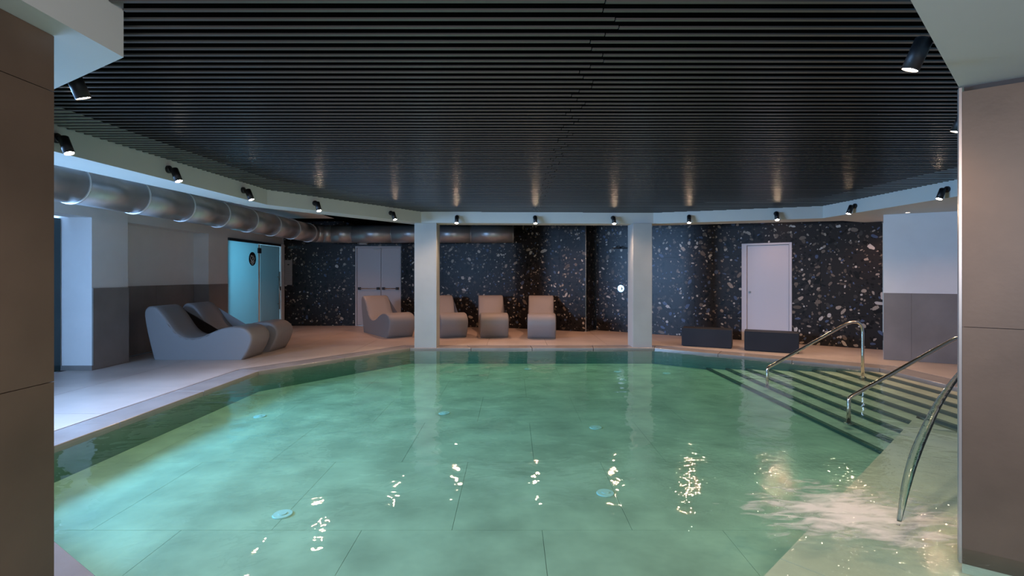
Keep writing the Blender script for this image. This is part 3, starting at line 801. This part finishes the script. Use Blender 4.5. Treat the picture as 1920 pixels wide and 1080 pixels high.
# ------------------------------------------------------------------ handrails
def rail(y, lab):
    e = empty('handrail', (3.68, y, WZ)); zl = .07
    pts = [Vector((0, 0, -.20)), Vector((0, 0, .0)), Vector((0, 0, zl - .01))]
    a, b = Vector((.03, 0, zl + .03)), Vector((1.10, 0, .70))
    pts += [Vector((.008, 0, zl + .012)), a]
    pts += [a.lerp(b, t) for t in (.25, .5, .75, 1)]
    d = (b - a).normalized()
    c1 = [b + d * .07 + Vector((0, 0, -.004)), b + d * .14 + Vector((.004, 0, -.022)), Vector((1.30, 0, .745)), Vector((1.345, 0, .712)), Vector((1.37, 0, .66)), Vector((1.375, 0, .60))]
    pts += c1 + [Vector((1.375, 0, .3)), Vector((1.375, 0, -.10))]
    o = tube('rail_tube', pts, .0205, M_chrome, e, 16, ref=Vector((0, 1, 0)))
    for x, z in ((0, -.20), (1.375, -.055)): cylo('base_flange', (x, 0, z), (x, 0, z + .012), .045, M_chrome, e, 24)
    tag(e, lab, 'handrail', 'steel handrails over the pool steps'); return e
rail(7.15, 'polished steel handrail over the pool steps, farther one with both posts visible')
rail(5.42, 'polished steel handrail over the pool steps, nearer one running behind the right pillar')

# ------------------------------------------------------------------ water jet and its spout
jp = [(3.42, 3.64, .80), (3.24, 3.53, .75), (3.05, 3.42, .672), (2.82, 3.28, .548), (2.65, 3.17, .425), (2.476, 3.05, .285), (2.364, 2.97, .154), (2.275, 2.90, .02), (2.235, 2.87, WZ - .02)]
jr = [.017, .018, .019, .023, .027, .028, .024, .015, .008]
def dens(pts, rad, k=5):
    P, R = [], []
    for i in range(len(pts) - 1):
        p0, p1, p2, p3 = [Vector(pts[min(max(j, 0), len(pts) - 1)]) for j in (i - 1, i, i + 1, i + 2)]
        for s in range(k):
            t = s / k
            P.append(.5 * ((2 * p1) + (-p0 + p2) * t + (2 * p0 - 5 * p1 + 4 * p2 - p3) * t * t + (-p0 + 3 * p1 - 3 * p2 + p3) * t ** 3)); R.append(rad[i] + (rad[i + 1] - rad[i]) * t)
    return P + [Vector(pts[-1])], R + [rad[-1]]
P_, R_ = dens(jp, jr)
tag(tube('water_jet', P_, R_, M_jet, None, 24, flat=.6), 'clear arching water jet falling into the pool beside the right pillar', 'water jet', kind='stuff')
spt = empty('water_spout', (3.72, 3.83, BZ))
P2, R2 = dens([(0, 0, 0), (0, 0, .6), (-.01, -.006, .92), (-.08, -.05, 1.02), (-.20, -.12, 1.02), (-.30, -.19, .98)], [.03] * 6)
tube('spout_pipe', P2, R2, M_chrome, spt, 16, ref=Vector((.54, -.84, 0)))
cylo('base_flange', (0, 0, 0), (0, 0, .015), .07, M_chrome, spt, 24)
tag(spt, 'steel swan neck water spout hidden behind the right pillar', 'spout')

# ------------------------------------------------------------------ round inlets on the pool floor
inl = [(530, 965, 'white round pool floor inlet nearest the viewer, on the blue lit side'), (487, 781, 'white round pool floor inlet nearest the left pool wall'),
       (833, 775, 'white round pool floor inlet in the middle of the pool'), (1135, 925, 'white round pool floor inlet at the near right, below the sparkles'),
       (1117, 802, 'white round pool floor inlet right of the middle, halfway out'), (990, 692, 'white round pool floor inlet at the far centre of the pool'),
       (1250, 700, 'white round pool floor inlet before the foot of the steps'), (665, 682, 'white round pool floor inlet at the far left pool corner'),
       (1158, 697, 'white round pool floor inlet in front of the right column')]
for px, py, lab in inl:
    s = (py - HOR) / (CAMH - FZ); D = FPX / s; X = (px - 960) / s
    e = cylo('pool_inlet', (0, 0, 0), (0, 0, .008), .07, M_inlet, None, 24, r1=.064); e.location = (X, D, FZ)
    cylo('inlet_cap', (0, 0, .008), (0, 0, .013), .028, M_inlet, e, 20)
    tag(e, lab, 'inlet', 'white round inlets on the pool floor')
